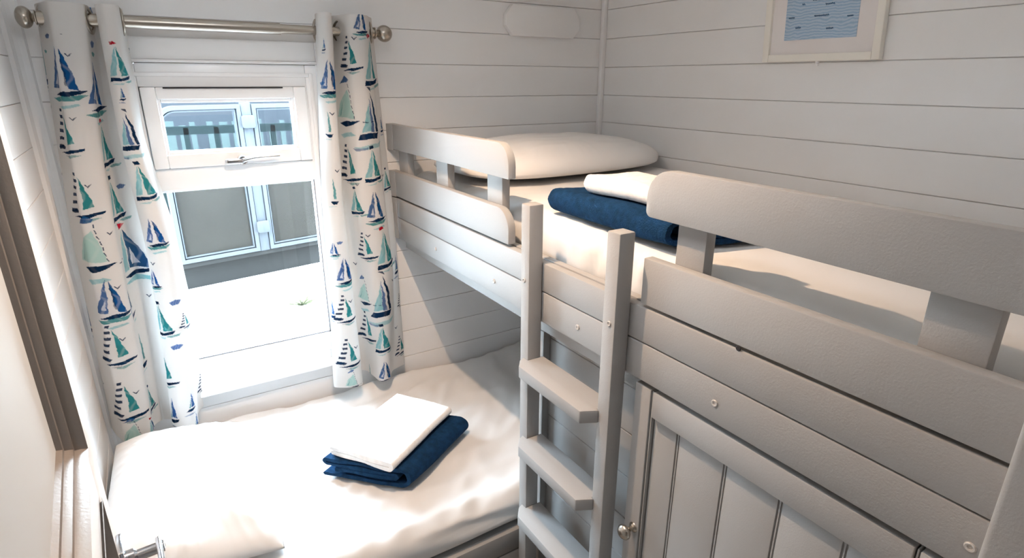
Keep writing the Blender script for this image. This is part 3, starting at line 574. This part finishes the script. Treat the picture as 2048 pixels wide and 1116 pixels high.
for y, z in ((1.634, -.512), (1.265, -.512), (.903, -.512), (.533, -.512), (.165, -.515)): screw(BX, y, z, bunk)
mb = MB(); mb.lathe([(0, .001), (.004, .001), (.005, 0)], (BX, .504, -.398), (-1, 0, 0), 12); mb.build('plug', DARK, bunk)

# ---------------------------------------------------------------- ladder
lad = thing('ladder', 'grey painted ladder with trapezoid treads fixed to the bunk front', 'ladder', (.72, .91, FL))
for y0, y1 in ((.745, .780), (1.038, 1.072)):
    mb = MB(); mb.box((.700, y0, FL), (.7385, y1, -.261), .003, 2); st = mb.build('stile', GREY, lad, 35)
    screw(.700, (y0+y1)/2 - (.003 if y0 < .9 else -.002), -.441, st, .0055)
for z in (-.640, -.862, -1.078, -1.294, -1.508):
    mb = MB(); mb.prism([(.664, .792), (.6995, .7735), (.7000, .7805), (.745, .7805), (.745, 1.0375), (.7000, 1.0375), (.6995, 1.056), (.684, 1.048), (.664, 1.022)], 'z', z-.030, z, .0022, 2)
    mb.build('tread', GREY, lad, 35)

# ---------------------------------------------------------------- cupboard under the upper bunk
cup = thing('cupboard', 'grey plank-fronted cupboard built under the upper bunk', 'cupboard', (1.2, .6, FL))
PX = .786
mb = MB()
for z0, z1 in rows:
    if z0 > -.60: continue
    mb.box((PX, YN+.002, max(z0, FL)+G), (PX+.012, 1.075, min(z1, -.596)), .0012, 1)
mb.box((PX+.0075, YN+.002, FL), (PX+.022, 1.088, -.594)); mb.build('front_panel', PANELG, cup)
mb = MB(); mb.box((.766, 1.066, FL), (PX+.022, 1.088, -.5925), .002); mb.build('corner_post', PANELG, cup, 35)
mb = MB(); mb.box((PX+.022, 1.074, FL), (XR-.003, 1.088, -.56)); mb.build('side_panel', PANELG, cup)
# door: stiles, rails, grooved recessed panel
D0, D1, DT, DB = .168, .7205, -.5610, -1.56
X0, X1 = .7440, .7650
mb = MB()
gy = .676     # left stile / groove
mb.box((X0, gy+.0035, DB), (X1, D1, DT), .002); mb.box((X0, D0, DB), (X1, .2095, DT), .002)
mb.box((X0, .2165, -.6170), (X1, gy-.0035, DT), .0018); mb.box((X0, .2165, DB), (X1, gy-.0035, DB+.06), .0018)
for y in (gy, .213): mb.box((X0+.0035, y-.0012, DB), (X1, y+.0012, DT-.001), .0008)
mb.box((X0+.014, D0+.01, DB+.01), (X1, D1-.01, DT-.012))
dr = mb.build('door', GREY, cup, 35)
mb = MB(); XP = X0 + .0105
ys = [gy, .612, .506, .401, .298, .213]
for a, b in zip(ys, ys[1:]):
    mb.box((XP, b+.004, DB+.055), (XP+.006, a-.004, -.612), .0015)
for y in ys[1:-1]: mb.box((XP+.001, y-.0012, DB+.055), (XP+.006, y+.0012, -.614), .0008)
mb.box((XP+.0045, .213, DB+.05), (XP+.0075, gy, -.612)); mb.build('door_panel', PANELG, dr, 35)
mb = MB(); mb.lathe([(0, 0), (.0115, 0), (.011, .002), (.006, .005), (.005, .012), (.0065, .016), (.013, .020), (.0165, .025), (.0165, .029), (.012, .0345), (.005, .037), (0, .0375)], (X0, .693, -.897), (-1, 0, 0), 32)
mb.build('knob', NICKEL, dr, 50)

# ---------------------------------------------------------------- lower bed box
bed = thing('bed_base', 'grey boxed base of the lower bed with a front board', 'bed base', (.3, 1.55, FL))
mb = MB(); mb.box((XL+.003, 1.130, -1.309), (.764, 1.150, -1.2385), .003); mb.box((XL+.003, 1.130, -1.62), (.764, 1.150, -1.3125), .003); mb.build('front_board', GREY, bed, 35)
mb = MB(); mb.box((XL+.003, 1.151, -1.258), (XR-.003, 1.997, -1.2415)); mb.build('mattress_board', PANELG, bed)

# ---------------------------------------------------------------- wall cover and picture
mb = MB(); c = .030; x0, x1, z0, z1 = 1.217, 1.563, .160, .268
x0 -= .0
mb.prism([(x0, z0+.036), (x0+c, z0), (x1-c, z0), (x1, z0+.036), (x1, z1-.036), (x1-c, z1), (x0+c, z1), (x0, z1-.036)], 'y', YW-.024, YW-.0005, .002)
tag(mb.build('vent_cover', WALL, smooth=35), 'white eight-sided wooden cover plate high on the window wall', 'cover plate')
pic = thing('framed_picture', 'white framed blue sea map print on the right plank wall', 'picture', (XR-.01, 1.04, .06))
fy0, fy1, fz0, fz1 = .861, 1.213, .056, .470
tl = .085     # slight tilt on its hook
def tq(y, z): return (y + (z - fz0)*.06, z + (y - fy0)*.000)
def quad(mb, y0, y1, z0, z1, xa, xb, bev=0): mb.prism([tq(y0, z0), tq(y1, z0), tq(y1, z1), tq(y0, z1)], 'x', xa, xb, bev)
mb = MB(); w = .021; xa, xb = XR-.022, XR-.001
quad(mb, fy0, fy0+w, fz0, fz1, xa, xb, .002); quad(mb, fy1-w, fy1, fz0, fz1, xa, xb, .002); quad(mb, fy0+w, fy1-w, fz0, fz0+w, xa, xb, .002); quad(mb, fy0+w, fy1-w, fz1-w, fz1, xa, xb, .002)
mb.build('frame', paint('cream_frame', (.80, .77, .71), .4, .1, 200), pic, 35)
mb = MB(); quad(mb, fy0+w, fy1-w, fz0+w, fz1-w, XR-.0125, XR-.003); mb.build('mount', paint('mount_card', (.75, .71, .70), .8), pic)
m, n, l, p = new_mat('sea_map_print'); p.inputs['Roughness'].default_value = .7
tc = n.new('ShaderNodeTexCoord'); wv = n.new('ShaderNodeTexWave'); wv.wave_type = 'BANDS'; wv.bands_direction = 'Z'; wv.inputs['Scale'].default_value = 38; wv.inputs['Distortion'].default_value = 9; wv.inputs['Detail'].default_value = 3; wv.inputs['Detail Scale'].default_value = .6
l.new(tc.outputs['Object'], wv.inputs['Vector']); mx = n.new('ShaderNodeMix'); mx.data_type = 'RGBA'; mx.inputs[6].default_value = (.27, .40, .56, 1); mx.inputs[7].default_value = (.44, .54, .65, 1)
l.new(wv.outputs['Fac'], mx.inputs[0]); l.new(mx.outputs[2], p.inputs['Base Color'])
mb = MB(); quad(mb, .9325, 1.1485, .1165, fz1-.06, XR-.0135, XR-.012); pr = mb.build('print', m, pic)
rng = random.Random(5); INK = paint('dark_blue_ink', (.03, .10, .22), .6)
for (y, z, wd, hh) in ((1.063, .222, .032, .008), (1.105, .212, .008, .005), (1.025, .207, .026, .005), (1.137, .178, .018, .003), (1.045, .178, .042, .005), (.962, .171, .016, .003), (1.112, .150, .016, .005), (1.015, .143, .020, .004)):
    k = int(wd/.0022); pts = [(XR-.0137, y + wd/2 - wd*i/k, z + hh*.5*((-1)**i)*rng.uniform(.4, 1)) for i in range(k+1)]
    mb = MB(); mb.tube(pts, .0014, 5); mb.build('lettering', INK, pr)
mb = MB(); mb.lathe([(0, 0), (.005, .002), (.006, .006), (.003, .010), (0, .011)], (XR-.016, 1.034, .058), (.1, .1, -1), 14); mb.tube([(XR-.014, 1.04, .055), (XR-.016, 1.035, .047), (XR-.018, 1.029, .045)], .002, 8); mb.build('hanging_tab', TRIMM, pic, 60)

# ---------------------------------------------------------------- open door on the left
dv = Vector((-.061, 1, 0)).normalized(); nx = Vector((1, .061, 0)).normalized()
DO = Vector((-.080, 0, 0))     # face plane passes through here
def DM(): return Matrix(((dv.x, nx.x, 0, DO.x), (dv.y, nx.y, 0, DO.y), (0, 0, 1, 0), (0, 0, 0, 1)))
door = struct(thing('door_1', '', 'door', (-.12, .5, FL))); del door['category']; door['label'] = 'open white door with pewter-lined glossy panels and lever handle'
def dbuild(mb, name, mat, parent, smooth=35):
    bmesh.ops.transform(mb.bm, matrix=DM(), verts=mb.bm.verts); bmesh.ops.recalc_face_normals(mb.bm, faces=mb.bm.faces); return mb.build(name, mat, parent, smooth)
# local coords: (s along door, n out of the face, z)
S0, S1 = .135, .921; P0, P1 = .23, .832
TH = .040; RT, RB = -.4560, -.5300
mb = MB()
mb.box((P1, -TH, FL+.01), (S1, 0, .40), .003); mb.box((S0, -TH, FL+.01), (P0, 0, .40), .003)
mb.box((P0, -TH, RB), (P1, 0, RT), .001); mb.box((P0, -TH, .33), (P1, 0, .40)); mb.box((P0, -TH, FL+.01), (P1, 0, FL+.20))
leaf = dbuild(mb, 'door_leaf', DOORW, door)
for z0, z1 in ((RT, .33), (FL+.20, RB)):
    mb = MB(); mb.box((P0+.01, -.031, z0+.01), (P1-.01, -.026, z1-.01)); dbuild(mb, 'panel', paint('gloss_white_panel', (.54, .56, .57), .55, 0, 10, .5), leaf)
    # stepped moulding: profile (inset from the edge, n), mitred
    prof = [(0, .0025), (.004, .003), (.006, -.001), (.008, -.004), (.0095, -.010), (.013, -.011), (.015, -.014), (.017, -.019), (.021, -.020), (.024, -.026)]
    b = bmesh.new(); cor = ((P0, z0, 1, 1), (P1, z0, -1, 1), (P1, z1, -1, -1), (P0, z1, 1, -1)); rings = []
    for s_0, zz, a, c in cor: rings.append([b.verts.new((s_0 + a*i, nn_, zz + c*i)) for i, nn_ in prof])
    for k in range(4):
        A, B = rings[k], rings[(k+1) % 4]
        for i in range(len(prof)-1): b.faces.new([A[i], B[i], B[i+1], A[i+1]])
    mb = MB(); mb.merge(b); mo = dbuild(mb, 'moulding', PEWTER, leaf, 20)
hb = thing('x', '', '', (0, 0, 0)); bpy.data.objects.remove(hb)
mb = MB(); mb.box((.845, 0, -.80), (.893, .0075, -.640), .002, 2); hand = dbuild(mb, 'handle_plate', CHROME, leaf)
mb = MB(); mb.lathe([(0, .0), (.013, .0), (.013, .012), (.0085, .016), (.0085, .050), (.0, .052)], (.869, .006, -.672), (0, 1, 0), 24)
mb.box((.745, .046, -.684), (.882, .0545, -.660), .0035, 3); dbuild(mb, 'lever', CHROME, hand, 40)

# ---------------------------------------------------------------- ceiling fittings above the frame: downlight, plus rings added for the fill lights
for nm, (x, y), lab in (('downlight', (.37, 1.08), 'small recessed ceiling spotlight beside the bunk'), ('room_fill_ring', (.22, .85), 'added round fitting for the fill light on the bedroom ceiling'), ('hall_fill_ring', (.25, -.55), 'added round fitting for the fill light outside the bedroom door')):
    r0 = {'downlight': .030, 'room_fill_ring': .135}.get(nm, .155)
    t = thing(nm, lab, 'ceiling lamp', (x, y, CE))
    mb = MB(); mb.torus((x, y, CE-.004), (0, 0, 1), r0+.008, .006); mb.build('bezel', NICKEL, t, 60)

# ---------------------------------------------------------------- outside the window
GZ = -1.105
GRM = paint('concrete_ground', (.62, .61, .58), .9, .3, 30, .1, var=.12, bscale=4)
mb = MB(); mb.box((-9, YW+.15, GZ-.1), (12, 16, GZ)); struct(mb.build('ground', GRM), 'bright concrete ground outside')
ang = math.radians(9.8); sd = Vector((math.cos(ang), math.sin(ang), 0)); sn = Vector((-math.sin(ang), math.cos(ang), 0)); SO = Vector((.42, 3.50, 0))
SM = Matrix(((sd.x, sn.x, 0, SO.x), (sd.y, sn.y, 0, SO.y), (0, 0, 1, 0), (0, 0, 0, 1)))
def sbuild(mb, name, mat, parent, smooth=35):
    bmesh.ops.transform(mb.bm, matrix=SM, verts=mb.bm.verts); bmesh.ops.recalc_face_normals(mb.bm, faces=mb.bm.faces); return mb.build(name, mat, parent, smooth)
scr = thing('neighbouring_caravan', 'dark caravan side with tall aluminium-framed hatches seen through the window', 'caravan', (.6, 3.6, GZ))
ALU = paint('aluminium_trim', (.024, .026, .029), .8, 0, 100, .0)
BROWN = paint('dark_side_panel', (.0165, .0124, .0098), .9, 0, 9, .0, var=.3, bscale=5)
ZB, ZT = -.94, -.125; ZM = -.36
def frame_round(mb, x0, x1, z0, z1, w, ya, yb, rad):
    b = bmesh.new(); o = rounded(x0, x1, z0, z1, rad, 8); i_ = rounded(x0+w, x1-w, z0+w, z1-w, [max(r-w, .001 if r else 0) for r in rad], 8)
    Vv = [[b.verts.new((p[0], y, p[1])) for p in L] for L in (o, i_) for y in (ya, yb)]; n = len(o)
    for k in range(n):
        j = (k+1) % n
        for A, B in ((Vv[0], Vv[2]), (Vv[1], Vv[3]), (Vv[0], Vv[1]), (Vv[2], Vv[3])): b.faces.new([A[k], A[j], B[j], B[k]])
    bmesh.ops.recalc_face_normals(b, faces=b.faces); mb.merge(b)
for x0, x1, rad in ((-.36, .055, (.0, 0, 0, .10)), (.115, .62, (0, 0, .0, 0)), (.66, 1.3, (0, 0, 0, 0))):
    mb = MB(); frame_round(mb, x0, x1, ZB, ZT, .020, -.012, .03, rad); frame_round(mb, x0+.026, x1-.026, ZB+.026, ZT-.026, .006, -.004, .03, [max(0, r-.026) for r in rad]); fr = sbuild(mb, 'hatch_frame', ALU, scr)
    mb = MB(); mb.box((x0+.01, .012, ZB+.01), (x1-.01, .030, ZM)); sbuild(mb, 'dark_panel', BROWN, fr)
    mb = MB(); mb.box((x0+.02, .008, ZB+.02), (x1-.02, .011, ZT-.02 - rad[3]*.3)); sbuild(mb, 'glass', PANE2, fr)
mb = MB(); mb.box((.058, -.006, ZB-.005), (.112, .02, ZT+.01), .004); sbuild(mb, 'post', ALU, scr)
for z in (-.215, -.80):
    mb = MB(); mb.prism(rounded(.050, .120, z-.034, z+.034, (.014,)*4, 5), 'y', -.03, -.012, .004); sbuild(mb, 'catch', ALU, scr)
mb = MB(); mb.box((-.40, .0, ZB-.03), (2.2, .06, ZB), .004); mb.box((-.40, .06, GZ), (2.2, 1.2, ZB-.03)); sbuild(mb, 'chassis', paint('dark_chassis', (.009, .0088, .0085), .9, spec=0), scr)
mb = MB(); mb.box((1.3, .0, ZB), (2.2, .9, ZT)); sbuild(mb, 'body', BROWN, scr)
# dark balustrade behind the clear upper glass
fen = thing('picket_fence', 'dark picket fence seen through the small top pane', 'fence', (.7, 5.2, GZ))
FM = paint('dark_fence_paint', (.004, .006, .006), .8, spec=0); FM2 = paint('pale_green_slats', (.019, .024, .023), .8, spec=0)
mb = MB(); mb.box((-1.6, 5.15, -.62), (3.4, 5.21, -.06), 0) if False else None
mb.box((-1.6, 5.16, -.40), (3.4, 5.22, -.34)); mb.box((-1.6, 5.16, -1.0), (3.4, 5.22, -.94)); fr = mb.build('top_rail', FM, fen)
for i in range(22):
    x = -1.4 + i*.21
    mb = MB(); mb.box((x, 5.16, GZ), (x+.035, 5.2, -.35)); mb.build('baluster', FM, fen)
mb = MB()
for i in range(46):
    x = -1.5 + i*.105 + rng.uniform(-.02, .02); mb.box((x, 5.9, GZ), (x + rng.uniform(.03, .08), 5.93, rng.uniform(-.40, -.34)))
tag(mb.build('slatted_screen', FM2), 'pale green slats standing behind the dark picket fence', 'screen')
mb = MB(); mb.box((-3, 6.6, GZ), (5, 6.9, .9)); tag(mb.build('haze_backdrop', paint('lilac_glass_haze', (.0115, .0125, .0142), .9, spec=0)), 'added pale lilac-grey backdrop for glass haze, behind the picket fence', 'backdrop')  # added backdrop; its lilac colour stands in for reflection and haze in the glass
# a few weeds on the bright ground
WEED = paint('weed_green', (.042, .043, .026), .8, spec=0)
for wx, wy, nbl in ((.84, 3.16, 40), (.56, 2.93, 34), (1.07, 3.20, 26)):
    mb = MB()
    for k in range(nbl):
        a = rng.uniform(0, 6.28); r = rng.uniform(0, .12); h = rng.uniform(.02, .08); x, y = wx + r*math.cos(a), wy + r*math.sin(a)
        mb.tube([(wx, wy, GZ), (x + .02*math.cos(a), y + .02*math.sin(a), GZ+h*.6), (x + .05*math.cos(a), y + .05*math.sin(a), GZ+h)], [.003, .0025, .0008], 4)
    tag(mb.build('weed', WEED), {0: 'largest green weed tuft on the bright ground outside'}.get(0) if nbl == 40 else ('weed tuft nearest the window on the bright ground' if nbl == 34 else 'small weed tuft at the far right of the bright ground'), 'weed', 'weeds on the ground outside')
